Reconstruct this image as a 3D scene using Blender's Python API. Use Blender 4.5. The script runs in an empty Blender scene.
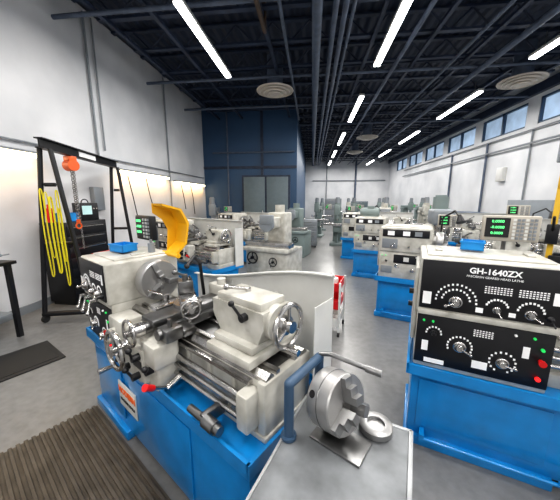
import bpy, bmesh, math, random
from mathutils import Vector, Matrix
random.seed(5)
D=bpy.data; C=bpy.context; COL=C.scene.collection
rad=math.radians
# ---------------------------------------------------------------- materials
def mat(name,c,rough=.5,metal=0,var=.06,scale=6,bump=0,es=0,coat=0,c2=None,stretch=(1,1,1),detail=4):
    m=D.materials.new(name); m.use_nodes=True; n=m.node_tree; N=n.nodes; Lk=n.links
    b=N['Principled BSDF']
    tc=N.new('ShaderNodeTexCoord'); mp=N.new('ShaderNodeMapping'); mp.inputs['Scale'].default_value=stretch
    no=N.new('ShaderNodeTexNoise'); no.inputs['Scale'].default_value=scale; no.inputs['Detail'].default_value=detail
    cr=N.new('ShaderNodeValToRGB')
    a=tuple(max(0,x*(1-var)) for x in c); d=tuple(min(1,x*(1+var)) for x in (c2 or c))
    cr.color_ramp.elements[0].position=.3; cr.color_ramp.elements[1].position=.7
    cr.color_ramp.elements[0].color=(*a,1); cr.color_ramp.elements[1].color=(*d,1)
    Lk.new(tc.outputs['Object'],mp.inputs['Vector']); Lk.new(mp.outputs[0],no.inputs['Vector'])
    Lk.new(no.outputs['Fac'],cr.inputs['Fac']); Lk.new(cr.outputs['Color'],b.inputs['Base Color'])
    b.inputs['Roughness'].default_value=rough; b.inputs['Metallic'].default_value=metal
    if coat: b.inputs['Coat Weight'].default_value=coat
    if es:
        Lk.new(cr.outputs['Color'],b.inputs['Emission Color']); b.inputs['Emission Strength'].default_value=es
    if bump:
        bp=N.new('ShaderNodeBump'); bp.inputs['Strength'].default_value=bump; bp.inputs['Distance'].default_value=.01
        Lk.new(no.outputs['Fac'],bp.inputs['Height']); Lk.new(bp.outputs[0],b.inputs['Normal'])
    return m
CREAM=mat('grey_beige_enamel',(.43,.415,.365),.34,coat=.25,var=.14,scale=9,c2=(.51,.50,.46))
WHITE=mat('white_enamel',(.60,.60,.58),.4)
BLUE=mat('blue_enamel',(.004,.215,.54),.28,coat=.4,var=.14)
BLUE2=mat('blue_plastic',(.01,.25,.62),.45)
BLACK=mat('black_panel',(.009,.009,.011),.4)
RUBBER=mat('black_rubber',(.02,.02,.02),.7)
STEEL=mat('machined_steel',(.50,.49,.48),.27,1,var=.2,scale=12)
SATIN=mat('satin_steel',(.46,.455,.45),.42,.9,var=.05,scale=20)
SATIND=mat('satin_steel_jaw',(.33,.33,.33),.4,.9,var=.05,scale=20)
DSTEEL=mat('dark_steel',(.22,.22,.22),.36,1,var=.25,scale=10)
GREYP=mat('grey_paint',(.22,.24,.26),.5)
TABLE=mat('worn_sheet_steel',(.19,.20,.21),.45,.25,var=.3,scale=9)
TRIMM=mat('light_sheet_edge',(.38,.39,.40),.4,.4,var=.2,scale=9)
YEL=mat('yellow_enamel',(.78,.42,.012),.4)
YELD=mat('dull_yellow_enamel',(.62,.38,.02),.5)
YELS=mat('yellow_webbing',(.72,.64,.02),.7)
ORANGE=mat('orange_enamel',(.75,.12,.02),.4)
RED=mat('red_plastic',(.6,.01,.012),.35)
NAVYP=mat('navy_pipe_coating',(.04,.08,.14),.4)
NAVY=mat('navy_ceiling_steel',(.023,.035,.066),.5,var=.3)
NAVY2=mat('blue_grey_duct',(.09,.115,.165),.5,var=.2)
RUST=mat('brown_duct',(.08,.055,.04),.6)
GREEN=mat('grey_green_machine_paint',(.19,.235,.23),.45)
TEAL=mat('grey_green_door_paint',(.13,.17,.19),.5)
LETW=mat('white_lettering',(.85,.85,.85),.5,es=.1)
LETO=mat('orange_lettering',(.85,.14,.01),.5)
LETB=mat('black_lettering',(.02,.02,.02),.5)
DIGI=mat('green_digits',(.15,1,.3),.5,es=1.2)
GLED=mat('green_lamp',(.02,.5,.1),.3,es=.7)
RLED=mat('red_lamp',(1,.02,.02),.3,es=1.5)
TUBE=mat('lamp_diffuser',(1,1,1),.4,es=10)
WTUBE=mat('warm_lamp_diffuser',(1,.86,.58),.4,es=6)
BEIGE=mat('beige_plastic',(.40,.37,.32),.5)
LOUV=mat('off_white_louvre_metal',(.55,.51,.46),.5)
WALLW=mat('white_wall_paint',(.57,.585,.61),.45,var=.08,scale=.8,c2=(.68,.685,.70),bump=.05,detail=8)
WALLB=mat('navy_wall_paint',(.03,.075,.15),.5,var=.15,scale=.7)
SCREEN=mat('pale_screen',(.35,.5,.5),.3,es=.6)
def corrugated():
    m=mat('ribbed_roof_deck',(.022,.032,.058),.55); n=m.node_tree; N=n.nodes
    w=N.new('ShaderNodeTexWave'); w.inputs['Scale'].default_value=1.6; w.bands_direction='X'
    tc=N.new('ShaderNodeTexCoord'); n.links.new(tc.outputs['Object'],w.inputs['Vector'])
    bp=N.new('ShaderNodeBump'); bp.inputs['Distance'].default_value=.05; n.links.new(w.outputs['Fac'],bp.inputs['Height'])
    n.links.new(bp.outputs[0],N['Principled BSDF'].inputs['Normal']); return m
CEIL=corrugated()
def floormat():
    m=D.materials.new('worn_concrete'); m.use_nodes=True; n=m.node_tree; N=n.nodes; L=n.links; b=N['Principled BSDF']
    tc=N.new('ShaderNodeTexCoord')
    a=N.new('ShaderNodeTexNoise'); a.inputs['Scale'].default_value=.9; a.inputs['Detail'].default_value=9; a.inputs['Roughness'].default_value=.7
    c=N.new('ShaderNodeTexNoise'); c.inputs['Scale'].default_value=14; c.inputs['Detail'].default_value=6
    r=N.new('ShaderNodeValToRGB'); e=r.color_ramp.elements; e[0].position=.3; e[0].color=(.145,.145,.145,1); e[1].position=.7; e[1].color=(.225,.225,.222,1)
    r2=N.new('ShaderNodeValToRGB'); e=r2.color_ramp.elements; e[0].position=.3; e[0].color=(.84,.84,.84,1); e[1].position=.65; e[1].color=(1.06,1.06,1.06,1)
    mx=N.new('ShaderNodeMix'); mx.data_type='RGBA'; mx.blend_type='MULTIPLY'; mx.inputs[0].default_value=1
    L.new(tc.outputs['Object'],a.inputs['Vector']); L.new(tc.outputs['Object'],c.inputs['Vector'])
    L.new(a.outputs['Fac'],r.inputs['Fac']); L.new(c.outputs['Fac'],r2.inputs['Fac'])
    L.new(r.outputs['Color'],mx.inputs[6]); L.new(r2.outputs['Color'],mx.inputs[7]); L.new(mx.outputs[2],b.inputs['Base Color'])
    b.inputs['Roughness'].default_value=.3
    bp=N.new('ShaderNodeBump'); bp.inputs['Strength'].default_value=.12; bp.inputs['Distance'].default_value=.01
    L.new(c.outputs['Fac'],bp.inputs['Height']); L.new(bp.outputs[0],b.inputs['Normal']); return m
FLOOR=floormat()
# ---------------------------------------------------------------- mesh builder
class MB:
    def __init__(s): s.bm=bmesh.new(); s.M=Matrix.Identity(4)
    def box(s,x0,x1,y0,y1,z0,z1,bev=0,seg=2):
        M=s.M@Matrix.Translation(((x0+x1)/2,(y0+y1)/2,(z0+z1)/2))@Matrix.Diagonal((abs(x1-x0),abs(y1-y0),abs(z1-z0),1))
        r=bmesh.ops.create_cube(s.bm,size=1,matrix=M)
        if bev:
            ed=set(e for v in r['verts'] for e in v.link_edges)
            bmesh.ops.bevel(s.bm,geom=list(ed),offset=bev,segments=seg,affect='EDGES',profile=.5)
        return s
    def cyl(s,p0,p1,r,r2=None,seg=20):
        p0=Vector(p0); p1=Vector(p1); d=p1-p0
        q=Vector((0,0,1)).rotation_difference(d.normalized()).to_matrix().to_4x4()
        bmesh.ops.create_cone(s.bm,cap_ends=True,cap_tris=False,segments=seg,radius1=r,radius2=r if r2 is None else r2,depth=d.length,matrix=s.M@Matrix.Translation((p0+p1)/2)@q)
        return s
    def sph(s,p,r,seg=14):
        bmesh.ops.create_uvsphere(s.bm,u_segments=seg,v_segments=seg//2+2,radius=r,matrix=s.M@Matrix.Translation(p)); return s
    def torus(s,p,ax,R,r,n=32,k=8):
        q=Vector((0,0,1)).rotation_difference(Vector(ax).normalized()).to_matrix().to_4x4(); M=s.M@Matrix.Translation(p)@q
        vs=[]
        for i in range(n):
            a=2*math.pi*i/n; ring=[]
            for j in range(k):
                b=2*math.pi*j/k; rr=R+r*math.cos(b)
                ring.append(s.bm.verts.new(M@Vector((rr*math.cos(a),rr*math.sin(a),r*math.sin(b)))))
            vs.append(ring)
        for i in range(n):
            for j in range(k):
                s.bm.faces.new((vs[i][j],vs[(i+1)%n][j],vs[(i+1)%n][(j+1)%k],vs[i][(j+1)%k]))
        return s
    def prism(s,pts,ext):
        ext=Vector(ext); a=[s.bm.verts.new(s.M@Vector(p)) for p in pts]; b=[s.bm.verts.new(s.M@(Vector(p)+ext)) for p in pts]
        s.bm.faces.new(a); s.bm.faces.new(list(reversed(b)))
        for i in range(len(a)):
            j=(i+1)%len(a); s.bm.faces.new((a[j],a[i],b[i],b[j]))
        return s
    def rev(s,p,ax,prof,seg=32):
        q=Vector((0,0,1)).rotation_difference(Vector(ax).normalized()).to_matrix().to_4x4(); M=s.M@Matrix.Translation(p)@q
        rs=[]
        for z,r in prof:
            rs.append([s.bm.verts.new(M@Vector((r*math.cos(2*math.pi*i/seg),r*math.sin(2*math.pi*i/seg),z))) for i in range(seg)])
        for k in range(len(rs)-1):
            for i in range(seg):
                s.bm.faces.new((rs[k][i],rs[k][(i+1)%seg],rs[k+1][(i+1)%seg],rs[k+1][i]))
        s.bm.faces.new(list(reversed(rs[0]))); s.bm.faces.new(rs[-1]); return s
    def tube(s,pts,r,seg=12):
        for i in range(len(pts)-1): s.cyl(pts[i],pts[i+1],r,seg=seg)
        for p in pts[1:-1]: s.sph(p,r,12)
        return s
    def done(s,name,m,parent=None,label=None,ang=35,**kw):
        bmesh.ops.recalc_face_normals(s.bm,faces=s.bm.faces)
        me=D.meshes.new(name); s.bm.to_mesh(me); s.bm.free(); me.materials.append(m)
        for p in me.polygons: p.use_smooth=True
        try: me.set_sharp_from_angle(angle=rad(ang))
        except Exception: pass
        o=D.objects.new(name,me); COL.objects.link(o)
        if parent: o.parent=parent
        if label: o['label']=label
        for k,v in kw.items(): o[k]=v
        return o
def empty(name,loc,rot,label,cat,group=None):
    o=D.objects.new(name,None); COL.objects.link(o); o.location=loc; o.rotation_euler=(0,0,rad(rot)); o.empty_display_size=.1
    o['label']=label; o['category']=cat
    if group: o['group']=group
    return o
def text(body,size,m,parent,x,y,z,name='lettering',bold=0,align='CENTER',depth=.001,rotm=None):
    cu=D.curves.new('t','FONT'); cu.body=body; cu.size=size; cu.align_x=align; cu.align_y='CENTER'; cu.extrude=depth; cu.offset=bold; cu.resolution_u=3
    t=D.objects.new('t',cu); COL.objects.link(t); C.view_layer.update()
    me=D.meshes.new_from_object(t.evaluated_get(C.evaluated_depsgraph_get())); D.objects.remove(t)
    me.transform(Matrix.Translation((x,y,z))@(rotm or Matrix.Rotation(rad(90),4,'X')))
    me.materials.clear(); me.materials.append(m)
    o=D.objects.new(name,me); COL.objects.link(o); o.parent=parent; return o
def handwheel(parent,p,ax,R,name='handwheel',m=STEEL,sp=3,grip=True):
    b=MB(); p=Vector(p); ax=Vector(ax).normalized()
    b.torus(p,ax,R,R*.12); b.cyl(p-ax*.02,p+ax*.025,R*.28)
    u=ax.cross(Vector((0,0,1))) if abs(ax.z)<.9 else Vector((1,0,0)); u.normalize(); w=ax.cross(u)
    for i in range(sp):
        a=2*math.pi*i/sp+.5; b.cyl(p,p+(u*math.cos(a)+w*math.sin(a))*R,R*.09,seg=10)
    if grip:
        g=p+(u*math.cos(1.3)+w*math.sin(1.3))*R; b.cyl(g,g+ax*R*.75,R*.09,R*.15)
    return b.done(name,m,parent)
def dial(parent,p,r,m=DSTEEL,lev=True,ang=45,name='selector_knob'):
    b=MB(); x,y,z=p
    b.rev(p,(0,-1,0),[(0,r),(.008,r),(.012,r*.8),(.03,r*.6),(.035,r*.5)])
    if lev:
        dx=math.cos(rad(ang)); dz=math.sin(rad(ang))
        b.cyl((x,y-.028,z),(x+dx*r*1.5,y-.045,z+dz*r*1.5),r*.16,seg=10); b.sph((x+dx*r*1.6,y-.046,z+dz*r*1.6),r*.3)
    return b.done(name,m,parent)
def readout(root,x,y,z,w=.36,h=.22,pole=1.33,parentname='digital_readout',dark=False):
    b=MB(); b.box(x-w/2,x+w/2,y,y+.06,z-h/2,z+h/2,.01); ro=b.done(parentname,BLACK if dark else BEIGE,root,('black' if dark else 'beige')+' digital readout console')
    MB().box(x-w*.45,x-w*.02,y-.004,y+.004,z-h*.34,z+h*.42).done('screen',BLACK,ro)
    for i in range(3):
        text('-0.0000' if i==1 else '0.0000',h*.145,DIGI,ro,x-w*.235,y-.006,z+h*(.28-.23*i),name='digits')
    for i in range(6):
        k=MB()
        for j in range(6):
            k.box(x+w*.03+i*w*.07,x+w*.08+i*w*.07,y-.006,y+.002,z-h*.40+j*h*.14,z-h*.31+j*h*.14)
        k.done('keypad',GREYP if i%3 else WHITE,ro,kind='stuff')
    MB().tube([(x,y+.06,z),(x,y+.12,z),(x,y+.12,pole)],.015).done('bracket',DSTEEL,ro)
    return ro
# ---------------------------------------------------------------- lathe
def lathe(o,rot,L,hs,label,bt=.6,det=2,guard=False,dro=None,cx=None,tx=None,badge=False,splash=(.3,1.36),group=None,name=False,brake=True,lamp=False,motor=False):
    r=empty('lathe',o,rot,label,'lathe',group); cx=cx or hs+.42; tx=tx or L-.24
    ov=-.03 if badge else -.07
    b=MB(); b.box(0,L,0,.52,.06,bt-.03,.012); b.box(-.02,hs+.1,-.03,.55,0,.07,.008); b.box(L-.36,L+.02,-.03,.55,0,.07,.008)
    base=b.done('base',BLUE,r,'blue enamel cabinet base')
    b=MB(); b.box(-.03,L+.03,ov,.6,bt-.04,bt-.005)
    for q in ((-.03,L+.03,ov-.005,ov+.01),(-.03,L+.03,.59,.605)): b.box(*q,bt-.04,bt+.03)
    for q in ((-.035,-.02,ov-.005,.605),(L+.02,L+.035,ov-.005,.605)): b.box(*q,bt-.04,bt+.03)
    b.done('chip_tray',BLUE,r)
    if det>1:
        MB().box(hs+.18,L-.42,-.01,0,.12,bt-.1,.004).done('access_door',BLUE,base)
        MB().box(.05,hs+.05,-.01,0,.14,bt-.1,.004).done('access_door',BLUE,base)
        if brake:
            b=MB(); b.cyl((.1,-.07,.1),(L-.1,-.07,.1),.012); b.box(.08,.11,-.08,0,.08,.13); b.box(L-.12,L-.09,-.08,0,.08,.13)
            b.box(hs+.1,L-.4,-.1,-.06,.105,.12,.003); b.done('foot_brake',BLUE,r)
    ht=1.345 if name else 1.33
    if badge: ht=1.285
    b=MB()
    b.box(0,hs,0,.5,bt-.005,1.0,.012); b.box(-.008,hs+.005,-.02,.51,.985,ht,.012 if name else .02,3); b.box(.03,hs-.03,.06,.46,ht-.005,ht+.012,.006)
    b.cyl((hs,.29,1.13),(hs+.03,.29,1.13),.085)
    b.box(-.03,0,.05,.48,.75,1.26,.015)
    if name: b.box(.0,hs,-.03,0,.972,1.012,.008)
    for q in (.1,hs-.1): b.box(q-.02,q+.02,.2,.3,ht+.01,ht+.022,.004)
    H=b.done('headstock',CREAM,r)
    s=hs/.66
    big=name or badge
    if big:
        MB().box(.004,hs-.004,-.03,-.018,1.02,ht-.01,.004).done('control_panel',BLACK,H)
        MB().box(.004,hs-.004,-.012,.002,.63,.965,.004).done('feed_panel',BLACK,H)
    else:
        MB().box(.03,hs-.03,-.03,-.018,1.20,1.30,.004).done('control_panel',BLACK,H)
        MB().box(.03,hs*.36,-.03,-.018,1.04,1.17,.004).done('control_panel',GREYP,H)
        MB().box(hs*.3,hs*.9,-.012,.002,.83,.95,.004).done('feed_panel',BLACK,H)
        MB().box(.03,hs*.28,-.012,.002,.68,.78,.004).done('feed_panel',GREYP,H)
        for q in (.1,.3,.45): MB().box(q*s,(q+.09)*s,-.032,-.03,1.22,1.28).done('instruction_plate',LETW if q<.4 else GREYP,H)
        if det>1: 
            for q in (.33,.5): MB().box(q*s,(q+.07)*s,-.014,-.012,.86,.92).done('instruction_plate',WHITE,H)
    k=1 if det>1 else 0
    if det>1:
        yy=-.031
        if name:
            text('GH-1640ZX',.047,LETW,H,.37,yy,1.290,bold=.0013)
            text('PRECISION GEARED HEAD LATHE',.0175,LETW,H,.37,yy,1.256)
        if big:
            for (px,pz,R,n,a0,a1) in ((.19,1.09,.10,15,0,180),(.19,1.09,.07,11,10,170),(.385,1.08,.05,9,20,160),(.53,1.08,.055,10,10,170),(.24,.79,.062,13,-20,200),(.45,.745,.06,14,-60,240),(.10,.85,.04,8,0,180)):
                t=MB()
                for i in range(n):
                    a=rad(a0+(a1-a0)*i/(n-1)); x=px*s+R*s*math.cos(a); z=pz+R*s*math.sin(a); y=yy if pz>1 else -.013
                    t.box(x-.005,x+.005,y-.001,y+.001,z-.006,z+.006)
                t.done('dial_markings',LETW,H,kind='stuff')
            for (x0,z0,nx,nz,y) in ((.32,1.165,9,4,yy),(.47,1.165,9,4,yy),(.30,.88,7,4,-.013)):
                t=MB()
                for i in range(nx):
                    for j in range(nz):
                        t.box((x0+i*.014)*s,(x0+i*.014+.009)*s,y-.001,y+.001,z0+j*.012-.0,z0+j*.012+.006)
                t.done('speed_chart',LETW,H,kind='stuff')
            for (a,c_,z0,z1,y) in ((.02,.065,1.05,1.13,-.031),(.29,.325,1.04,1.07,-.031),(.44,.47,1.04,1.065,-.031),(.61,.645,1.14,1.21,-.031),(.04,.075,.72,.79,-.013),(.31,.385,.67,.72,-.013),(.53,.56,.80,.87,-.013),(.06,.17,.64,.67,-.013)):
                MB().box(a*s,c_*s,y-.001,y+.001,z0,z1).done('instruction_plate',LETW,H)
        sm=.8 if big else .6
        yk=-.03 if big else -.02; yl=-.012 if big else 0
        dial(H,(.19*s,yk,1.085),.045*sm,STEEL,True,200); dial(H,(.385*s,yk,1.07),.026*sm,STEEL,True,-60); dial(H,(.53*s,yk,1.07),.034*sm,STEEL,True,-30)
        dial(H,(.61*s,yk,1.06),.018,BLACK,True,-70)
        dial(H,(.24*s,yl,.79),.045*sm,STEEL,True,-20); dial(H,(.45*s,yl,.74),.042*sm,STEEL,True,0); dial(H,(.10*s,yl,.85),.024*sm,BLACK,True,100)
        for i,x in enumerate((.04,.09,.49,.57)): MB().cyl((x*s,-.0,.93),(x*s,-.022,.93),.007).done('indicator_lamp',GLED if i!=2 else LETW,H)
        b=MB(); b.cyl((.61*s,0,.80),(.61*s,-.035,.80),.012); b.cyl((.61*s,-.035,.80),(.61*s,-.05,.80),.018*(.6+.4*k*big)); b.done('emergency_stop_button',RED,H)
        MB().cyl((.61*s,0,.87),(.61*s,-.025,.87),.009).done('start_button',GLED,H)
        MB().cyl((.61*s,0,.69),(.61*s,-.025,.69),.012).done('power_lamp',RLED,H)
        for q in ((.2,1.05),(.35,.9)): MB().cyl((-.03,q[0],q[1]),(-.06,q[0],q[1]),.02).done('cover_knob',BLACK,H)
    if lamp:
        b=MB(); b.tube([(hs+.1,.56,.95),(hs+.12,.56,1.45),(hs+.25,.45,1.55),(hs+.3,.35,1.48)],.012); b.cyl((hs+.3,.35,1.5),(hs+.32,.31,1.40),.02,.06); b.done('work_lamp',BLACK,r)
    if motor:
        b=MB(); b.cyl((.1,.3,ht+.1),(.45,.3,ht+.1),.1); b.cyl((.05,.3,ht+.1),(.1,.3,ht+.1),.085); b.box(.12,.4,.22,.38,ht+.0,ht+.06); b.box(.2,.34,.24,.36,ht+.18,ht+.24,.008); b.done('motor',GREEN,r,'grey-green electric motor')
    # bed
    b=MB(); b.box(hs-.01,L-.02,.13,.45,.74,.925,.008); b.box(hs,L-.04,.15,.43,bt-.01,.75)
    b.box(hs+.0,hs+.2,.1,.48,bt-.01,.68,.01); b.box(L-.3,L,.1,.48,bt-.01,.68,.01); b.box(L-.06,L-.01,.11,.47,.66,.93,.012)
    for i in range(6): 
        x=hs+.15+i*(L-hs-.2)/6; b.box(x,x+.03,.115,.14,.68,.91,.004)
    bed=b.done('bed',CREAM,r)
    for y0 in (.13,.39):
        MB().prism([(hs-.0,y0,.92),(hs,y0+.055,.92),(hs,y0+.055,.94),(hs,y0+.03,.958),(hs,y0,.94)],(L-hs-.02,0,0)).done('slideway',STEEL,bed)
    for y0 in (.2,.34): MB().box(hs,L-.02,y0,y0+.025,.92,.95).done('slideway',STEEL,bed)
    MB().box(hs+.02,L-.03,.225,.34,.921,.927).done('bed_web',DSTEEL,bed)
    MB().box(hs+.05,L-.1,.1,.13,.895,.915).done('gear_rack',STEEL,bed)
    MB().cyl((hs,.075,.85),(L-.08,.075,.85),.016).done('lead_screw',STEEL,r)
    MB().cyl((hs,.07,.80),(L-.08,.07,.80),.013).done('feed_rod',STEEL,r)
    MB().cyl((hs,.065,.75),(L-.08,.065,.75),.013).done('control_rod',STEEL,r)
    MB().box(L-.12,L-.05,.04,.13,.71,.89,.01).done('rod_bracket',CREAM,r)
    RC=.145 if badge else .135
    b=MB(); b.rev((hs+.03,.29,1.13),(1,0,0),[(0,.08),(.02,.08),(.02,RC-.004),(.03,RC),(.10,RC),(.11,RC-.007),(.11,.035),(.08,.035)])
    ch=b.done('chuck',SATIN,r)
    for i in range(3):
        b=MB(); b.M=Matrix.Translation((hs+.14,.29,1.13))@Matrix.Rotation(rad(120*i+20),4,'X')
        b.box(-.005,.02,-.018,.018,.03,RC-.007,.003); b.box(.015,.045,-.018,.018,.03,.085,.003); b.box(.04,.06,-.018,.018,.03,.055,.003); b.done('jaw',SATIND,ch)
    # carriage
    b=MB(); b.box(cx-.2,cx+.2,.1,.18,.955,1.0,.01); b.box(cx-.2,cx+.2,.38,.47,.955,1.0,.01); b.box(cx-.1,cx+.1,.06,.49,.955,1.01,.01)
    car=b.done('carriage',DSTEEL if badge else CREAM,r)
    b=MB(); b.box(cx-.22,cx+.15,-.04,.1,.67,.955,.02,3); b.box(cx-.08,cx+.06,-.07,.06,.70,.9,.012); b.box(cx-.2,cx-.1,-.06,.0,.78,.93,.012)
    if badge: b.box(cx-.24,cx-.02,-.055,.09,.66,.80,.015); b.box(cx+.02,cx+.17,-.06,.08,.82,.95,.015)
    b.done('apron',CREAM,car)
    b=MB(); b.box(cx-.07,cx+.07,0,.5,1.01,1.05,.006); b.cyl((cx,.02,1.0),(cx,-.07,1.0),.035); b.box(cx-.09,cx-.07,.05,.48,1.0,1.03); b.done('cross_slide',DSTEEL,car)
    b=MB(); b.cyl((cx,.26,1.05),(cx,.26,1.075),.085,seg=32)
    b.M=Matrix.Translation((cx,.26,0))@Matrix.Rotation(rad(-28),4,'Z')
    b.box(-.12,.13,-.05,.05,1.075,1.12,.006); b.cyl((.12,0,1.1),(.2,0,1.1),.027); b.done('compound_rest',STEEL,car)
    b=MB(); b.M=Matrix.Translation((cx-.05,.28,0))@Matrix.Rotation(rad(-28),4,'Z')
    b.box(-.045,.045,-.045,.045,1.12,1.2,.006); b.cyl((0,0,1.2),(0,0,1.235),.018); b.cyl((0,0,1.225),(.1,-.06,1.28),.008); b.sph((.1,-.06,1.28),.018)
    b.box(-.09,-.045,-.04,.04,1.13,1.19,.004); b.box(-.14,-.06,-.012,.005,1.15,1.168)
    for q in (-.03,0,.03): b.cyl((q,.03,1.2),(q,.03,1.215),.006,seg=6)
    b.done('tool_post',DSTEEL,car)
    if k:
        hwR=.11 if badge else .095
        handwheel(car,(cx-.15,-.13,.86),(0,-1,0),hwR); MB().cyl((cx-.15,-.06,.86),(cx-.15,-.12,.86),.042).done('dial_collar',STEEL,car)
        handwheel(car,(cx,-.1,1.0),(0,-1,0),.07 if badge else .06,sp=2)
        MB().cyl((cx,-.03,1.0),(cx,-.085,1.0),.04).done('dial_collar',STEEL,car)
        a=Vector((math.cos(rad(-28)),math.sin(rad(-28)),0)); handwheel(car,Vector((cx,.26,1.1))+a*.22,a,.05,sp=2)
        for (x,z,dx,dz,y) in ((cx+.02,.86,.03,.07,-.07),(cx+.1,.8,.05,.05,-.04),(cx+.0,.74,-.02,.05,-.07),(cx-.17,.72,-.03,.05,-.04)):
            b=MB(); b.cyl((x,y,z),(x,y-.04,z),.02); b.cyl((x,y-.035,z),(x+dx,y-.06,z+dz),.007,seg=8); b.sph((x+dx,y-.06,z+dz),.017); b.done('lever',BLACK,car)
        MB().box(cx-.06,cx+.04,-.073,-.069,.78,.83).done('instruction_plate',BLACK,car)
        b=MB(); b.cyl((cx+.2,.06,.75),(cx+.2,-.02,.72),.02); b.cyl((cx+.2,-.01,.72),(cx+.24,-.12,.80),.009); b.done('control_lever',STEEL,car)
        b=MB(); b.cyl((cx+.235,-.105,.79),(cx+.25,-.15,.825),.015,.018); b.done('lever_grip',RED,car)
        b=MB(); b.cyl((tx-.12,-.03,.735),(tx+.02,-.03,.735),.018); b.cyl((tx-.0,-.03,.735),(tx+.07,-.03,.735),.03); b.cyl((tx+.07,-.03,.735),(tx+.1,-.03,.735),.022); b.box(tx-.03,tx+.0,-.04,.1,.7,.76,.004); b.done('stop_rod',DSTEEL,r)
        if badge:
            b=MB(); b.tube([(cx-.2,.52,1.0),(cx-.2,.5,1.25),(cx-.12,.4,1.32),(cx-.1,.33,1.27)],.012); b.sph((cx-.1,.33,1.27),.018); b.done('coolant_hose',BLACK,car)
            b=MB(); b.box(hs+.0,hs+.2,-.03,.12,.70,.94,.015); b.cyl((hs+.1,-.03,.85),(hs+.1,-.07,.85),.028); b.cyl((hs+.05,-.03,.77),(hs+.05,-.06,.77),.018); b.cyl((hs+.15,-.03,.77),(hs+.15,-.06,.77),.018); b.done('feed_gearbox',CREAM,r)
            b=MB(); b.cyl((cx+.14,.0,1.0),(cx+.14,-.02,1.0),.03); b.box(cx+.1,cx+.2,.0,.1,.96,1.03,.008); b.cyl((cx+.15,.05,1.03),(cx+.15,.05,1.07),.012); b.done('carriage_lock',DSTEEL,car)
            b=MB(); b.box(cx-.1,cx+.1,.49,.56,1.0,1.12,.01); b.cyl((cx,.53,1.12),(cx,.53,1.16),.03); b.done('taper_attachment',CREAM,car)
            b=MB(); b.box(cx-.2,cx-.1,.1,.3,1.0,1.05,.008); b.cyl((cx-.15,.2,1.05),(cx-.15,.2,1.10),.02); b.cyl((cx-.15,.2,1.09),(cx-.22,.12,1.13),.007); b.done('micrometer_stop',STEEL,car)
            for q in (.10,.20,.30):
                b=MB(); b.cyl((q,-.03,1.0),(q,-.075,1.0),.014); b.cyl((q,-.07,1.0),(q+.03,-.1,.93),.007); b.sph((q+.03,-.1,.93),.016); b.done('shift_lever',STEEL,H)
    # tailstock
    e=.03 if badge else 0
    b=MB(); b.box(tx-.14-e,tx+.14,.11,.47,.955,1.0,.01); b.box(tx-.13-e,tx+.12,.15,.43,1.0,1.04,.012)
    b.prism([(tx-.11-e,.19,1.03),(tx+.11,.19,1.03),(tx+.15,.19,1.12),(tx+.15,.19,1.2),(tx-.17-e,.19,1.2),(tx-.17-e,.19,1.12)],(0,.2,0))
    b.cyl((tx-.19-e,.29,1.13),(tx+.17,.29,1.13),.085,seg=28); b.box(tx-.15-e,tx+.13,.2,.38,1.19,1.22+e*.6,.012)
    ta=b.done('tailstock',CREAM,r)
    b=MB(); b.cyl((tx-.19,.29,1.13),(tx-.27,.29,1.13),.032); b.cyl((tx-.27,.29,1.13),(tx-.34,.29,1.13),.022,.002); b.done('quill',STEEL,ta)
    MB().cyl((tx+.17,.29,1.13),(tx+.215,.29,1.13),.045).done('collar',STEEL,ta)
    handwheel(ta,(tx+.22,.29,1.13),(1,0,0),.10)
    b=MB(); b.cyl((tx-.05,.3,1.22),(tx-.05,.3,1.255),.015); b.cyl((tx-.05,.3,1.25),(tx-.1,.2,1.275),.008); b.sph((tx-.1,.2,1.275),.016); b.done('clamp_lever',STEEL,ta)
    b=MB(); b.cyl((tx+.04,.2,1.16),(tx+.04,.16,1.16),.02); b.cyl((tx+.04,.165,1.16),(tx+.0,.14,1.23),.007); b.sph((tx,.14,1.23),.015); b.done('clamp_lever',BLACK,ta)
    if splash:
        x0,zt=splash; b=MB()
        if badge:
            n=10; top=[]
            for i in range(n+1):
                t=i/n; top.append((x0+(L+.04-x0)*t,.60,1.12+(zt-1.12)*(t*t*(3-2*t))))
            b.prism([(x0,.60,bt)]+top+[(L+.04,.60,bt)],(0,.007,0))
            for i in range(n): b.prism([top[i],top[i+1],(top[i+1][0],.6,top[i+1][2]+.008),(top[i][0],.6,top[i][2]+.008)],(0,-.03,0))
        else:
            b.box(x0,L+.04,.60,.607,bt,zt); b.box(x0,L+.04,.56,.607,zt-.01,zt)
        for q in (.35,.7): b.box(x0+(L-x0)*q,x0+(L-x0)*q+.02,.593,.6,bt,1.14)
        b.box(L+.034,L+.04,.42,.607,bt,zt-.12); b.done('splash_guard',WHITE,r)
    if guard:
        dz=-.055
        b=MB(); pts=[(.44,1.34),(.53,1.42),(.56,1.58),(.50,1.69),(.35,1.73)]
        inn=[(.43,1.355),(.515,1.43),(.543,1.575),(.49,1.676),(.355,1.715)]
        pts=[(y,z+dz) for y,z in pts]; inn=[(y,z+dz) for y,z in inn]
        for i in range(len(pts)-1):
            b.prism([(hs-.03,pts[i][0],pts[i][1]),(hs-.03,pts[i+1][0],pts[i+1][1]),(hs-.03,inn[i+1][0],inn[i+1][1]),(hs-.03,inn[i][0],inn[i][1])],(.15,0,0))
        b.prism([(hs-.03,.35,1.73+dz),(hs-.03,.50,1.69+dz),(hs-.03,.56,1.58+dz),(hs-.03,.53,1.42+dz),(hs-.03,.44,1.34+dz),(hs-.03,.46,1.53+dz),(hs-.03,.42,1.61+dz),(hs-.03,.35,1.66+dz)],(.005,0,0))
        b.cyl((hs-.08,.44,1.34+dz),(hs+.14,.44,1.34+dz),.018)
        b.done('chuck_guard',YEL,r,'yellow bent-sheet chuck guard swung open')
    if dro: readout(r,*dro)
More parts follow.
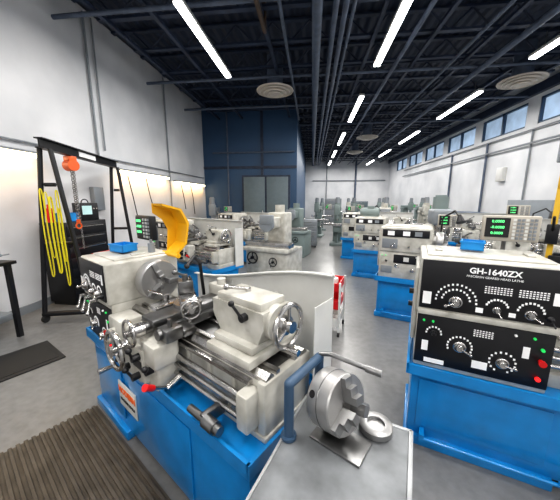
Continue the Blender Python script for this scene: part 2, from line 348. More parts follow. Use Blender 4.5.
    if badge:
        px=.615
        MB().box(px-.135,px+.135,-.018,-.010,.26,.45,.003).done('name_plate',WHITE,base)
        text('MODERN',.061,LETO,base,px,-.0195,.39,bold=.003); text('MACHINE TOOLS',.028,LETB,base,px,-.0195,.32,bold=.001)
    return r
ga='lathes along the shop floor'
LO=(-1.74,1.84,0)
lathe(LO,-32,1.78,.47,'grey-beige and blue lathe with yellow guard beside ribbed mat',bt=.66,guard=True,badge=True,cx=.99,tx=1.54,group=ga,splash=(.6,1.31),dro=(-.06,.5,1.45,.28,.22,1.2,'digital_readout',True),brake=False)
lathe((.71,1.78,0),-20,1.75,.69,'grey-beige and blue metal lathe with black control panels and readout',bt=.6,dro=(.57,.62,1.49,.34,.19,1.25),group=ga,splash=None,name=True)
lathe((.98,3.95,0),-22,1.75,.64,'grey-beige and blue metal lathe behind the tool cart',dro=(.85,.56,1.40,.3,.18,1.1),group=ga,splash=None,lamp=True)
lathe((.95,6.1,0),-22,1.75,.62,'grey-beige and blue lathe with motor on its headstock',det=2,group=ga,splash=None,motor=True)
lathe((.9,8.0,0),-22,1.75,.6,'grey-beige and blue metal lathe further down the row',det=1,group=ga,lamp=True)
lathe((-3.0,4.8,0),-30,1.75,.6,'grey-beige and blue metal lathe near the gantry crane',group=ga)
lathe((-2.6,7.4,0),-30,1.75,.6,'grey-beige and blue metal lathe near the navy wall',det=1,group=ga)
lathe((3.2,5.3,0),-22,1.75,.6,'grey-beige and blue metal lathe near the window wall',det=1,group=ga,dro=(.5,.56,1.5,.34,.2,1.3),lamp=True)
lathe((3.1,7.7,0),-22,1.75,.6,'grey-beige and blue metal lathe in the second row',det=1,group=ga,motor=True)
# ---------------------------------------------------------------- milling machine
def mill(o,rot,label,paint=GREEN,sc=1):
    r=empty('milling_machine',o,rot,label,'milling machine','milling machines at the rear'); r.scale=(sc,sc,sc)
    b=MB(); b.box(-.3,.3,-.5,.4,0,.12,.02); b.prism([(-.2,0,.1),(.2,0,.1),(.16,0,1.45),(-.16,0,1.45)],(0,.35,0)); b.box(-.18,.18,-.1,.42,1.4,1.5,.02); b.done('column',paint,r)
    MB().box(-.13,.13,-.5,.5,1.5,1.65,.03).done('ram',paint,r)
    b=MB(); b.box(-.13,.13,-.72,-.46,1.35,1.8,.04); b.cyl((0,-.6,1.35),(0,-.6,1.2),.07); b.cyl((0,-.6,1.8),(0,-.6,1.86),.12); hd=b.done('milling_head',paint,r)
    b=MB(); b.cyl((0,-.6,1.86),(0,-.6,2.05),.1); b.cyl((0,-.6,2.05),(0,-.6,2.09),.085); b.done('motor',GREYP,hd)
    b=MB(); b.cyl((0,-.6,1.2),(0,-.6,1.1),.025); b.tube([(.13,-.6,1.5),(.25,-.62,1.5),(.3,-.68,1.42)],.01); b.done('spindle',STEEL,hd)
    b=MB(); b.box(-.17,.17,-.6,0,.6,.88,.03); b.cyl((0,-.35,.12),(0,-.35,.62),.05); b.done('knee',paint,r)
    b=MB(); b.box(-.6,.6,-.72,-.48,.92,1.0,.008); b.box(-.2,.2,-.7,-.4,.88,.92); t=b.done('table',STEEL,r)
    handwheel(t,(-.66,-.6,.95),(-1,0,0),.1); handwheel(t,(.66,-.6,.95),(1,0,0),.1)
    readout(r,.55,-.1,1.6,.32,.22,1.55)
    return r
i=0
for p in ((1.0,10.6),(2.6,10.8),(4.2,10.9),(.3,12.9),(1.8,13.1),(3.3,13.2),(4.9,13.2),(.5,15.8),(2.1,15.9),(3.7,15.9),(5.1,15.6)):
    i+=1; mill((p[0],p[1],0),(-12,-8,8)[i%3],'grey-green knee milling machine with pale readout' if i%3 else 'grey-beige knee milling machine with pale readout',GREEN if i%3 else CREAM,.86)
mill((-3.5,9.6,0),10,'dark grey knee milling machine by the navy wall',GREYP,.86)
def sgrinder(o,rot,label,paint):
    r=empty('surface_grinder',o,rot,label,'grinder','surface grinders')
    b=MB(); b.box(-.45,.45,-.35,.45,0,.75,.03,3); b.box(-.5,.5,-.4,.1,.72,.8,.015); b.done('base',paint,r)
    b=MB(); b.box(-.2,.2,.1,.45,.75,1.45,.03,3); b.cyl((0,.28,1.45),(0,.28,1.6),.1); b.done('column',paint,r)
    b=MB(); b.box(-.11,.11,-.25,.15,1.15,1.37,.03,3); b.done('wheel_head',paint,r)
    b=MB(); b.cyl((0,-.32,1.25),(0,-.25,1.25),.15); b.box(-.14,.14,-.33,-.24,1.23,1.42,.02); b.done('wheel_guard',GREYP,r)
    MB().box(-.48,.48,-.32,-.08,.8,.9,.008).done('table',STEEL,r)
    handwheel(r,(-.25,-.42,.6),(0,-1,0),.11,m=BLACK); handwheel(r,(.2,-.42,.55),(0,-1,0),.08,m=BLACK)
for q in ((2.35,9.15,-12,CREAM),(4.2,9.3,-12,GREEN),(-.55,8.3,-15,GREEN),(-.75,5.35,-20,CREAM)):
    sgrinder((q[0],q[1],0),q[2],'grey-beige surface grinder with black handwheels' if q[3] is CREAM else 'grey-green surface grinder with black handwheels',q[3])
r=empty('hydraulic_press',(3.28,3.7,0),-40,'dull yellow and black hydraulic shop press','press')
b=MB()
for x in (-.27,.21): b.box(x,x+.06,-.06,.06,0,2.0,.006)
b.box(-.27,.27,-.08,.08,1.85,2.05,.01); b.box(-.33,-.17,-.25,.25,0,.06); b.box(.17,.33,-.25,.25,0,.06); b.done('frame',YELD,r)
b=MB(); b.box(-.24,.24,-.1,.1,.85,1.0,.008); b.box(-.2,.2,-.06,.06,1.0,1.03); b.done('bed',BLACK,r)
b=MB(); b.cyl((0,0,1.85),(0,0,1.5),.07); b.cyl((0,0,1.5),(0,0,1.3),.04); b.done('ram',BLACK,r)
b=MB(); b.tube([(-.24,-.08,1.3),(-.24,-.16,1.35),(-.24,-.35,1.5)],.015); b.box(-.30,-.18,-.13,-.06,1.15,1.4,.01); b.done('pump',BLACK,r)
r=empty('drill_press',(2.15,4.85,0),-15,'grey and pale green pillar drill with top motor','drill press')
b=MB(); b.box(-.25,.25,-.3,.3,0,.08,.01); b.done('base',GREEN,r)
MB().cyl((0,.1,.08),(0,.1,1.55),.05).done('column',STEEL,r)
b=MB(); b.box(-.2,.2,-.35,.05,.9,.94,.01); b.box(-.06,.06,-.05,.15,.86,.98,.01); b.done('table',STEEL,r)
b=MB(); b.box(-.16,.16,-.34,.25,1.3,1.55,.04,3); h=b.done('head',GREYP,r)
b=MB(); b.cyl((0,.1,1.55),(0,.1,1.75),.12); b.cyl((0,.1,1.75),(0,.1,1.78),.09); b.done('motor',GREEN,h)
b=MB(); b.cyl((0,-.22,1.3),(0,-.22,1.15),.03); b.cyl((0,-.22,1.15),(0,-.22,1.07),.025,.012); b.done('spindle',STEEL,h)
# ---------------------------------------------------------------- cart with chuck
r=empty('steel_cart',(-.01,1.13,0),-20,'worn grey sheet-steel cart beside the lathe','cart')
MB().box(.01,.44,-.51,-.01,.785,.80,.003).done('top',TABLE,r)
b=MB()
for q in ((0,.45,-.525,-.51),(0,.45,-.01,.003),(0,.01,-.52,0),(.44,.455,-.52,0)): b.box(*q,.74,.803,.002)
b.done('rim',TRIMM,r,'light worn steel rim')
MB().box(.015,.435,-.505,-.015,.2,.215).done('shelf',TABLE,r)
for x in (.02,.43):
    for y in (-.5,-.02):
        MB().box(x-.018,x+.018,y-.018,y+.018,.08,.785).done('leg',BLACK,r)
        b=MB(); b.cyl((x-.015,y,.045),(x+.015,y,.045),.035); b.box(x-.012,x+.012,y-.012,y+.012,.06,.09); b.done('caster',RUBBER,r)
MB().box(.016,.434,-.508,-.5,.3,.74).done('side_panel',TABLE,r); MB().box(.432,.44,-.5,-.02,.3,.74).done('side_panel',TABLE,r)
def chuck(o,ax,R,label):
    r=empty('lathe_chuck',o,0,label,'chuck'); A=Vector(ax).normalized()
    q=Vector((0,0,1)).rotation_difference(A).to_matrix().to_4x4()
    b=MB(); b.M=q; b.rev((0,0,0),(0,0,1),[(-.085,R*.72),(-.07,R*.72),(-.07,R*.985),(-.066,R),(.03,R),(.036,R*.97),(.036,R*.28),(0,R*.27)],56)
    b.done('body',SATIN,r,ang=20)
    b=MB(); b.M=q; b.torus((0,0,-.02),(0,0,1),R*.998,.0025,56,6); b.done('groove_ring',DSTEEL,r)
    for i in range(3):
        b=MB(); b.M=q@Matrix.Rotation(rad(120*i+15),4,'Z')
        b.box(R*.2,R*.98,-.02,.02,.034,.056); b.box(R*.2,R*.70,-.02,.02,.056,.076); b.box(R*.2,R*.45,-.02,.02,.076,.096); b.done('jaw',SATIND,r,ang=15)
        b=MB(); b.M=q@Matrix.Rotation(rad(120*i+75),4,'Z'); b.cyl((R*.97,0,-.045),(R*1.005,0,-.045),.014); b.done('key_socket',BLACK,r)
    return r
A=Vector((.66,-.62,.20)).normalized(); R=.112
b=MB(); b.box(-.10,.10,-.06,.06,0,.01,.002); o=b.done('steel_plate',DSTEEL,None,'dark steel plate under the chuck',category='plate'); o.location=(.125,.895,.801); o.rotation_euler=(0,0,rad(-32))
chuck((.122,.935,.811+R*math.sqrt(1-A.z**2)+.07*A.z+.002),A,R,'three-jaw steel lathe chuck standing upright on the cart')
b=MB(); b.rev((0,0,0),(0,0,1),[(0,.05),(.0,.058),(.006,.064),(.028,.064),(.032,.058),(.032,.034),(.02,.034)],40)
o=b.done('chuck_back_plate',SATIND,None,'flat round steel back plate lying on the cart',category='plate'); o.location=(.270,.965,.801)
r=empty('pipe_stand',(0,0,0),0,'blue-grey coated bent pipe stand with steel bar on cart','stand')
b=MB(); b.tube([(-.070,.89,.815),(-.070,.89,1.03),(.045,1.065,1.04),(.045,1.065,.815)],.019,20); b.cyl((-.07,.89,.803),(-.07,.89,.815),.03); b.cyl((.045,1.065,.803),(.045,1.065,.815),.03); b.done('pipe',NAVYP,r)
b=MB(); b.tube([(.045,1.065,1.055),(.09,1.05,1.065),(.25,.985,1.045)],.010); b.cyl((.225,.995,1.048),(.28,.973,1.042),.015); b.done('bar',DSTEEL,r)
# ---------------------------------------------------------------- tool cart
r=empty('tool_cart',(.27,3.45,0),-15,'small low white tool cart with red trays','cart')
b=MB()
for x in (-.15,.15):
    for y in (-.2,.2): b.box(x-.012,x+.012,y-.012,y+.012,.06,.70)
b.done('frame',WHITE,r)
for z in (.12,.35,.58):
    b=MB(); b.box(-.14,.14,-.19,.19,z,z+.01); b.box(-.14,.14,-.19,-.18,z,z+.11); b.box(-.14,.14,.18,.19,z,z+.11); b.box(-.14,-.13,-.19,.19,z,z+.11); b.box(.13,.14,-.19,.19,z,z+.11); b.done('tray',WHITE if z<.2 else RED,r)
for x in (-.15,.15):
    for y in (-.2,.2): MB().cyl((x-.012,y,.03),(x+.012,y,.03),.03).done('caster',RUBBER,r)
b=MB(); b.box(-.09,.09,-.05,.05,0,.12,.015); b.torus((0,0,.13),(0,1,0),.04,.008,16,6); o=b.done('tool_box',WHITE,None,'small white tool box in the cart tray',category='box'); o.location=(.27,3.45,.591); o.rotation_euler=(0,0,rad(-15))
def bin_(loc,rot,label,w=.2,d=.12,h=.05,m=BLUE2,z=0):
    b=MB(); b.box(-w/2,w/2,-d/2,d/2,0,.006); b.box(-w/2,w/2,-d/2,-d/2+.006,0,h); b.box(-w/2,w/2,d/2-.006,d/2,0,h); b.box(-w/2,-w/2+.006,-d/2,d/2,0,h); b.box(w/2-.006,w/2,-d/2,d/2,0,h)
    b.box(-w/2-.006,w/2+.006,-d/2-.006,-d/2+.004,h-.01,h); b.box(-w/2-.006,w/2+.006,d/2-.004,d/2+.006,h-.01,h)
    o=b.done('plastic_bin',m,None,label,category='bin'); o.location=loc; o.rotation_euler=(0,0,rad(rot)); return o
def loc(o,rot,x,y,z):
    a=rad(rot); return (o[0]+x*math.cos(a)-y*math.sin(a),o[1]+x*math.sin(a)+y*math.cos(a),z)
bin_(loc(LO,-32,.2,.22,1.308),-20,'blue plastic bin on top of the lathe headstock',.16,.12,.06)
bin_(loc((.71,1.78),-20,.3,.3,1.368),-30,'blue plastic bin on the headstock beside the readout',.13,.11,.06)
b=MB(); b.cyl((0,0,0),(0,0,.07),.025); b.cyl((0,0,.07),(0,0,.10),.01); o=b.done('oil_can',GREYP,None,'small grey oil can on the lathe headstock',category='can'); o.location=loc(LO,-32,.36,.36,1.298)
# ---------------------------------------------------------------- crane
r=empty('gantry_crane',(0,0,0),0,'black steel A-frame gantry crane against the white wall','crane')
P0=Vector((-3.4,3.25,2.4)); P1=Vector((-3.95,5.2,2.4)); u=(P1-P0).normalized(); w=Vector((u.y,-u.x,0))
b=MB(); q=Matrix.Translation((P0+P1)/2)@Matrix.Rotation(math.atan2(u.y,u.x),4,'Z'); b.M=q; Lh=(P1-P0).length/2+.1
b.box(-Lh,Lh,-.05,.05,.05,.065); b.box(-Lh,Lh,-.05,.05,-.065,-.05); b.box(-Lh,Lh,-.008,.008,-.05,.05); b.done('beam',BLACK,r)
b=MB(); b.M=q; b.box(-.25,.25,-.016,-.009,-.035,.035); b.done('rating_plate',LETW,r,'white rating plate')
for P,hw in ((P0,.31),(P1,.24)):
    b=MB(); Pz=P-Vector((0,0,.06)); f1=Vector((P.x-w.x*hw,P.y-w.y*hw,.12)); f2=Vector((P.x+w.x*hw,P.y+w.y*hw,.12))
    b.tube([f1,Pz-w*.06],.03); b.tube([f2,Pz+w*.06],.03); b.cyl(f1-w*.02,f2+w*.08,.035)
    m1=f1.lerp(Pz,.45); m2=f2.lerp(Pz,.45); b.cyl(m1,m2,.025); m1=f1.lerp(Pz,.8); m2=f2.lerp(Pz,.8); b.cyl(m1,m2,.025)
    for f in (f1,f2): b.cyl((f.x,f.y,.12),(f.x,f.y,.09),.03)
    b.done('a_frame',BLACK,r)
    for f in (f1,f2):
        b=MB(); b.cyl((f.x-.02,f.y,.05),(f.x+.02,f.y,.05),.05); b.done('caster',RUBBER,r)
HP=P0.lerp(P1,.26)-Vector((0,0,.07))
r=empty('chain_hoist',HP,75,'orange chain hoist hanging from the crane beam','hoist')
b=MB(); b.box(-.06,.06,-.06,.06,-.07,-.0,.01); b.cyl((0,-.07,-.13),(0,.07,-.13),.08); b.done('body',ORANGE,r)
b=MB()
for i in range(26): b.torus((.0,0,-.22-i*.03),(1,0,0) if i%2 else (0,1,0),.018,.006,10,5)
b.done('chain',DSTEEL,r,kind='stuff')
b=MB()
for i in range(40): b.torus((.05,.03,-.2-i*.03),(1,0,0) if i%2 else (0,1,0),.014,.005,8,5)
b.done('hand_chain',DSTEEL,r,kind='stuff')
b=MB(); b.torus((0,0,-1.02),(0,1,0),.04,.012,16,6); b.cyl((0,0,-.98),(0,0,-.92),.025); b.done('hook',ORANGE,r)
def sling(base,zl,wd,off,rot):
    b=MB(); n=24; pts=[]
    for i in range(n+1):
        a=i/n*math.pi*2; x=math.sin(a); pts.append(Vector((wd*math.copysign(abs(x)**.5,x)*(1+.2*math.sin(3*a)),0,-zl/2+zl/2*math.cos(a))))
    for i in range(n):
        p,qq=pts[i],pts[i+1]; b.prism([p+Vector((0,-.014,0)),p+Vector((0,.014,0)),qq+Vector((0,.014,0)),qq+Vector((0,-.014,0))],(.005,0,.005))
    o=b.done('lifting_sling',YELS,None,'yellow webbing sling draped by the crane leg',category='sling',group='yellow slings'); o.location=base+Vector(off); o.rotation_euler=(0,0,rad(rot))
SB=Vector((-3.40,3.10,1.84))
for i,(zl,wd,off,rot) in enumerate(((1.15,.02,(0,0,0),70),(.85,.02,(.06,.0,-.04),60),(1.0,.022,(.12,.0,-.10),80),(.7,.02,(.16,.06,-.25),85),(1.25,.018,(.21,.01,-.02),65))):
    sling(SB,zl,wd,off,rot)
def cabinet(o,rot,W,Dp,Hh,m,label,nd=5,group=None):
    r=empty('tool_cabinet',o,rot,label,'cabinet',group); MB().box(0,W,0,Dp,.06,Hh,.01).done('body',m,r)
    for i in range(nd):
        z0=.1+i*(Hh-.14)/nd; z1=z0+(Hh-.14)/nd-.015; d=MB().box(.02,W-.02,-.012,0,z0,z1,.003).done('drawer',m,r)
        MB().box(.1,W-.1,-.028,-.012,z1-.035,z1-.02).done('handle',STEEL,d)
    for x in (.05,W-.05): MB().box(x-.02,x+.02,.03,Dp-.03,0,.06).done('foot',RUBBER,r)
cabinet((-3.78,3.75,0),90,.85,.45,1.35,BLACK,'tall black tool cabinet inside the gantry crane',7)
bin_((-4.0,4.05,1.351),90,'blue bin on the black tool cabinet',.25,.2,.14)
r=empty('instrument_box',(-3.98,4.40,1.351),75,'black instrument box with small lit screen on cabinet','box')
b=MB(); b.box(-.16,.16,-.1,.1,0,.3,.01); b.torus((0,0,.3),(0,1,0),.06,.01,16,6); b.done('body',BLACK,r)
MB().box(-.12,.04,-.108,-.1,.1,.25).done('screen',SCREEN,r)
for q in (.07,.12): MB().cyl((q,-.1,.2),(q,-.12,.2),.014).done('knob',STEEL,r)
b=MB(); b.cyl((0,0,0),(0,0,.25),.04); b.cyl((0,0,.25),(0,0,.31),.02); o=b.done('spray_bottle',WHITE,None,'white bottle on the black tool cabinet',category='bottle'); o.location=(-3.86,3.81,1.351)
b=MB(); b.cyl((0,0,0),(0,0,.22),.045); b.cyl((0,0,.22),(0,0,.28),.02); o=b.done('spray_bottle',RED,None,'red aerosol can on the black tool cabinet',category='bottle'); o.location=(-4.1,3.83,1.351)
r=empty('equipment_trolley',(-3.45,4.15,0),80,'low dark equipment trolley with red crate','cart')
b=MB(); b.box(-.25,.25,-.2,.2,.65,.68); b.box(-.25,.25,-.2,.2,.2,.22)
for x in (-.24,.24):
    for y in (-.19,.19): b.box(x-.012,x+.012,y-.012,y+.012,.05,.7)
b.done('frame',BLACK,r)
for x in (-.24,.24):
    for y in (-.19,.19): MB().cyl((x-.012,y,.03),(x+.012,y,.03),.03).done('caster',RUBBER,r)
bin_((-3.45,4.15,.681),80,'red crate on the dark equipment trolley',.35,.25,.15,RED)
cabinet((-.5,9.75,0),0,.7,.5,1.0,GREYP,'grey tool cabinet in front of the navy wall',5)
cabinet((1.0,21,0),0,1.2,.5,1.8,GREYP,'grey storage cabinet along the rear wall',4)
cabinet((3.0,21.3,0),0,1.2,.5,1.6,TEAL,'grey-green storage cabinet along the rear wall',4)
cabinet((5.6,9.3,0),90,1.2,.5,1.3,NAVYP,'navy storage cabinet below the windows',5)
cabinet((5.7,6.6,0),90,1.4,.5,1.7,GREYP,'tall grey storage cabinet below the windows',5)
r=empty('bench_grinder',(-3.85,7.4,0),90,'grey pedestal bench grinder by the wall','grinder')
b=MB(); b.box(-.2,.2,-.2,.2,0,.04,.01); b.cyl((0,0,.04),(0,0,.95),.06); b.box(-.2,.2,-.12,.12,.95,.98); b.done('pedestal',GREYP,r)
b=MB(); b.cyl((-.16,0,1.1),(.16,0,1.1),.09); b.box(-.1,.1,-.07,.07,.98,1.05); b.done('motor',GREYP,r)
for x in (-.22,.22): MB().cyl((x-.03,0,1.1),(x+.03,0,1.1),.11).done('wheel_guard',BLACK,r)
r=empty('workbench',(-3.72,1.35,0),90,'dark narrow workbench against the white wall','workbench')
MB().box(0,1.5,-.12,.5,.93,.97,.005).done('top',BLACK,r)
for x in (.05,1.42):
    for y in (-.08,.4): MB().box(x-.025,x+.025,y-.025,y+.025,0,.93).done('leg',BLACK,r)
MB().box(.05,1.42,-.06,.4,.3,.32).done('shelf',GREYP,r)
r=empty('bench_vise',(-3.75,2.65,.97),0,'grey bench vise on the dark workbench','vise')
b=MB(); b.cyl((0,0,0),(0,0,.06),.08); b.box(-.1,.05,-.05,.05,.06,.16,.01); b.box(.09,.13,-.06,.06,.08,.17,.006); b.cyl((0,0,.1),(.2,0,.1),.018); b.cyl((.2,-.09,.1),(.2,.09,.1),.008); b.done('body',GREYP,r)
# ---------------------------------------------------------------- mats
b=MB(); b.box(-.25,1.5,-1.3,0,0,.012)
for i in range(31):
    y=-1.28+i*.0413; b.box(-.25,1.5,y,y+.022,.01,.028,.003,1)
MATB=mat('grey_brown_rubber',(.078,.063,.047),.5,var=.35,scale=9)
o=b.done('ribbed_mat',MATB,None,'grey-brown ribbed anti-fatigue mat along the lathe',category='mat'); o.location=(-1.535,1.66,0); o.rotation_euler=(0,0,rad(-32))
b=MB(); b.box(-.4,.4,-.3,.3,0,.015,.005); b.box(-.35,.35,-.25,.25,.014,.02)
o=b.done('floor_mat',RUBBER,None,'black rubber floor mat near the wall',category='mat'); o.location=(-3.1,2.2,0); o.rotation_euler=(0,0,rad(62))
# ---------------------------------------------------------------- room
X0,X1,Y0,Y1,Hc=-4.3,6.28,-5,24,5.2
S={'kind':'structure'}
MB().box(X0-.2,X1+.2,Y0-.2,Y1+.2,-.1,0).done('floor',FLOOR,**S)
MB().box(X0-.2,X1+.2,Y0-.2,Y1+.2,Hc,Hc+.1).done('ceiling',CEIL,**S)
MB().box(X0-.2,X0,Y0,Y1,0,Hc).done('wall_left',WALLW,**S)
MB().box(X0,X1,Y1,Y1+.2,0,Hc).done('wall_back',WALLW,**S)
MB().box(X0,X1,Y0-.2,Y0,0,Hc).done('wall_front',WALLW,**S)
wz0,wz1=3.82,4.53; ys=[(-1+i*2.6,1.15+i*2.6) for i in range(9)]
b=MB(); b.box(X1,X1+.2,Y0,Y1,0,wz0); b.box(X1,X1+.2,Y0,Y1,wz1,Hc); pr=Y0
for a,c_ in ys: b.box(X1,X1+.2,pr,a,wz0,wz1); pr=c_
b.box(X1,X1+.2,pr,Y1,wz0,wz1); b.done('wall_right',WALLW,**S)
GLASS=mat('window_glass',(.22,.29,.38),.1,es=1.1,var=.3,scale=1.5)
for i,(a,c_) in enumerate(ys):
    w_=MB().box(X1+.1,X1+.11,a,c_,wz0,wz1).done(f'window_{i+1}',GLASS,**S)
    b=MB(); 
    for y in (a,(a+c_)/2,c_): b.box(X1+.02,X1+.12,y-.04,y+.04,wz0,wz1)
    b.box(X1+.02,X1+.12,a,c_,wz0,wz0+.05); b.box(X1+.02,X1+.12,a,c_,wz1-.05,wz1); b.done('frame',NAVYP,w_)
tn=1
def trim(b,m):
    global tn
    o=b.done(f'trim_{tn}',m,**S); tn+=1; return o
b=MB(); b.box(X1-.12,X1,Y0,Y1,wz1+.1,wz1+.35); trim(b,NAVY)
BW=10.75
MB().box(X0,-.6,BW,BW+.15,0,Hc).done('wall_partition',WALLB,**S)
MB().box(-.75,-.6,BW+.15,Y1,0,Hc).done('wall_partition_side',WALLB,**S)
b=MB(); b.box(X0,-.6,BW-.03,BW,2.9,3.0); trim(b,NAVY)
b=MB(); b.box(-2.0,-1.9,BW-.05,BW,0,Hc); trim(b,NAVY)
d=MB().box(-2.75,-.85,BW-.06,BW,0,2.65).done('door_1',NAVY,**S)
for x in (-2.68,-1.77):
    MB().box(x,x+.84,BW-.1,BW-.06,.05,2.58,.01).done('panel',TEAL,d)
MB().box(-1.95,-1.9,BW-.14,BW-.1,1.0,1.3).done('handle',STEEL,d)
MB().box(X0,X0+.03,Y0,BW,0,.12).done('baseboard_left',GREYP,**S)
y=-4.0
while y<23.5:
    b=MB(); b.box(X0+.03,X1-.03,y-.05,y+.05,5.14,5.18); b.box(X0+.5,X1-.5,y-.05,y+.05,4.78,4.82)
    n=26; dx=(X1-X0-1)/n
    for i in range(n):
        xa=X0+.5+i*dx; za,zb=(4.8,5.15) if i%2 else (5.15,4.8)
        b.cyl((xa,y,za),(xa+dx,y,zb),.018,seg=6)
    trim(b,NAVY); y+=1.0
for x in (-3.6,-2.7,-.9,1.1,2.2,3.3,4.6,5.5):
    b=MB(); b.box(x-.035,x+.035,Y0,Y1,4.72,4.775); trim(b,NAVY)
gp='ceiling pipes'
for x,z,rr,m in ((.02,4.6,.085,NAVY2),(.30,4.6,.045,NAVY2),(.45,4.6,.045,NAVY2),(.58,4.62,.03,NAVY2),(-.55,4.62,.03,NAVY2),(1.75,4.62,.04,NAVY2),(2.9,4.6,.03,NAVY2),(3.7,4.6,.06,NAVY2)):
    b=MB(); b.cyl((x,-4.9,z),(x,23.9 if x>-.5 else 10.7,z),rr,seg=14)
    b.done('ceiling_pipe',m,None,'blue-grey pipe running under the roof joists',category='pipe',group=gp)
b=MB(); b.box(-.9,-.84,3.5,5.2,4.52,4.6,.01); b.box(-.9,-.84,5.1,5.2,4.6,5.2); b.done('air_duct',RUST,None,'brown rectangular air duct under the joists',category='duct')
for yy in (4.6,7.2,9.3,11.6):
    b=MB(); b.cyl((X0,yy,4.66),(X1,yy,4.66),.035); b.done('ceiling_pipe',NAVY2,None,'blue-grey pipe crossing the ceiling',category='pipe',group=gp)
def fixture(x,y0,L=2.4,z=4.4,e=86):
    r=empty('ceiling_light',(x,y0,z),0,'long suspended fluorescent strip light','ceiling light','fluorescent strip lights')
    MB().box(-.07,.07,0,L,.02,.08,.01).done('housing',WHITE,r); MB().box(-.06,.06,.02,L-.02,-.01,.022,.008).done('diffuser',TUBE,r)
    for yy in (.3,L-.3): MB().cyl((0,yy,.08),(0,yy,.33),.006,seg=6).done('hanger',DSTEEL,r)
    l=D.lights.new('lamp','AREA'); l.shape='RECTANGLE'; l.size=.14; l.size_y=L-.05; l.energy=e; l.color=(1,.97,.93)
    lo=D.objects.new('lamp',l); COL.objects.link(lo); lo.parent=r; lo.location=(0,L/2,-.02)
for x,yl in ((-1.92,(-4.2,-.05,4.1)),(1.26,(-4.2,-.05,3.95,8.0,12.05,16.1,20.1)),(4.2,(-4.2,-.05,4.0,8.0,12.1,16.2,20.2))):
    for yy in yl: fixture(x,yy)
for x,yy in ((-.99,7.4),(4.78,7.5),(2.36,13.0),(2.4,16.8)):
    r=empty('air_diffuser',(x,yy,4.36),0,'round louvred ceiling air diffuser','air diffuser','round air diffusers')
    for i,(R1,z) in enumerate(((.45,.06),(.36,.03),(.27,.0),(.17,-.03))):
        b=MB(); b.torus((0,0,z),(0,0,1),R1,.02,36,6); b.rev((0,0,z),(0,0,1),[(0,R1),(.05,R1*.72),(.055,R1*.7)],36); b.done('louvre',LOUV,r)
    MB().cyl((0,0,.1),(0,0,.84),.2).done('duct',NAVY2,r)
for y0,y1,zz in ((1.6,3.9,2.34),(5.7,7.8,2.30),(8.2,10.5,2.22)):
    r=empty('wall_light',(X0,y0,zz),0,'warm strip light mounted along the white wall','wall light','wall strip lights')
    MB().box(0,.14,0,y1-y0,.05,.08,.005).done('housing',GREYP,r); MB().box(.04,.12,.03,y1-y0-.03,-.01,.05,.015).done('tube',WTUBE,r)
    l=D.lights.new('lamp','AREA'); l.shape='RECTANGLE'; l.size=.06; l.size_y=y1-y0; l.energy=9; l.color=(1,.55,.18)
    lo=D.objects.new('lamp',l); COL.objects.link(lo); lo.parent=r; lo.location=(.16,(y1-y0)/2,-.06); lo.rotation_euler=(0,rad(20),0)
def conduit(pts,rr,label,m=GREYP,nm='wall_conduit',ct='conduit'):
    MB().tube(pts,rr).done(nm,m,None,label,category=ct)
conduit([(X0+.04,5.2,5.1),(X0+.04,5.2,2.5),(X0+.04,5.6,2.45)],.02,'grey conduit running down the white wall')
conduit([(X0+.04,5.4,5.1),(X0+.04,5.4,2.7)],.015,'thin grey conduit down the white wall')
conduit([(X0+.04,7.95,5.1),(X0+.04,7.95,1.4)],.02,'thin grey conduit down the white wall')
for yy,zz in ((6.0,1.3),(6.7,1.5),(8.6,1.4),(9.3,1.2)):
    conduit([(X0+.06,yy,2.24 if yy<8 else 2.18),(X0+.1,yy+.05,1.8),(X0+.07,yy+.2,zz)],.012,'black cable hanging below the strip light',BLACK,'power_cable','cable')
conduit([(X0+.04,1.6,2.55),(X0+.04,10.6,2.55)],.015,'thin horizontal conduit above the strip lights')
conduit([(X1-.04,9.0,3.7),(X1-.04,9.0,1.3)],.025,'grey conduit down the window wall')
conduit([(X1-.04,6.6,3.7),(X1-.04,6.6,1.8)],.03,'grey conduit down the window wall',NAVY2)
conduit([(X1-.06,11,3.7),(X1-.06,11,1.0)],.04,'grey conduit down the window wall',NAVY2)
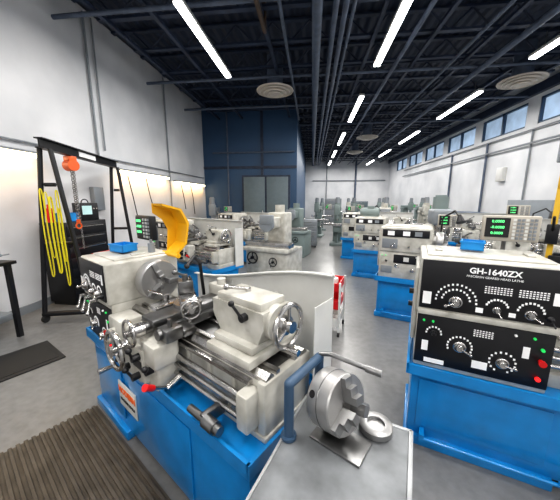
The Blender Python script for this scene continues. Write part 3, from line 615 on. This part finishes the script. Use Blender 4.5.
conduit([(X1-.06,13.5,3.7),(X1-.06,13.5,1.0)],.04,'grey conduit down the window wall',NAVY2)
conduit([(X1-.12,3,3.3),(X1-.12,20,3.3)],.03,'horizontal conduit below the windows')
conduit([(X1-.08,3,3.68),(X1-.08,20,3.68)],.02,'thin conduit just under the windows')
conduit([(X1-.12,7.4,3.5),(X1-.5,7.4,3.5),(X1-.5,7.4,2.6),(X1-.12,7.4,2.6)],.03,'bent pipe bracket on the window wall')
conduit([(-3.9,BW-.06,3.5),(-.7,BW-.06,3.5)],.03,'pipe across the navy wall',NAVY2)
conduit([(-3.3,BW-.04,5.1),(-3.3,BW-.04,1.5)],.03,'vertical pipe on the navy wall',NAVY2)
conduit([(1.2,Y1-.05,5.1),(1.2,Y1-.05,1.5)],.05,'vertical pipe on the rear wall')
conduit([(0,Y1-.05,3.3),(6,Y1-.05,3.3)],.05,'horizontal pipe on the rear wall')
conduit([(3.6,Y1-.05,5.1),(3.6,Y1-.05,1.5)],.08,'vertical pipe on the rear wall',NAVY2)
b=MB(); b.box(X0,X0+.1,4.9,5.15,1.5,1.95,.01); b.done('electrical_box',GREYP,None,'grey electrical box on the white wall',category='electrical box')
b=MB(); b.box(X1-.14,X1,9.9,10.2,2.3,2.75,.01); b.box(X1-.15,X1-.14,9.93,10.17,2.33,2.72,.003); b.done('electrical_box',WHITE,None,'small white electrical panel on the window wall',category='electrical box')
# ---------------------------------------------------------------- world, camera
w=D.worlds.new('sky'); C.scene.world=w; w.use_nodes=True; bg=w.node_tree.nodes['Background']; bg.inputs[0].default_value=(.55,.72,1,1); bg.inputs[1].default_value=1.0
cam=D.cameras.new('cam'); co=D.objects.new('camera',cam); COL.objects.link(co); co.location=(0,0,1.7); co.rotation_euler=(rad(90-10.5),0,rad(6.65))
cam.sensor_width=36; cam.lens=270/560*36; cam.clip_start=.02; cam.clip_end=200
C.scene.camera=co
vs=C.scene.view_settings
vs.view_transform='Standard'; vs.exposure=.05
for lk in ('Medium High Contrast','Medium Contrast'):
    try: vs.look=lk; break
    except Exception as e: print(e)
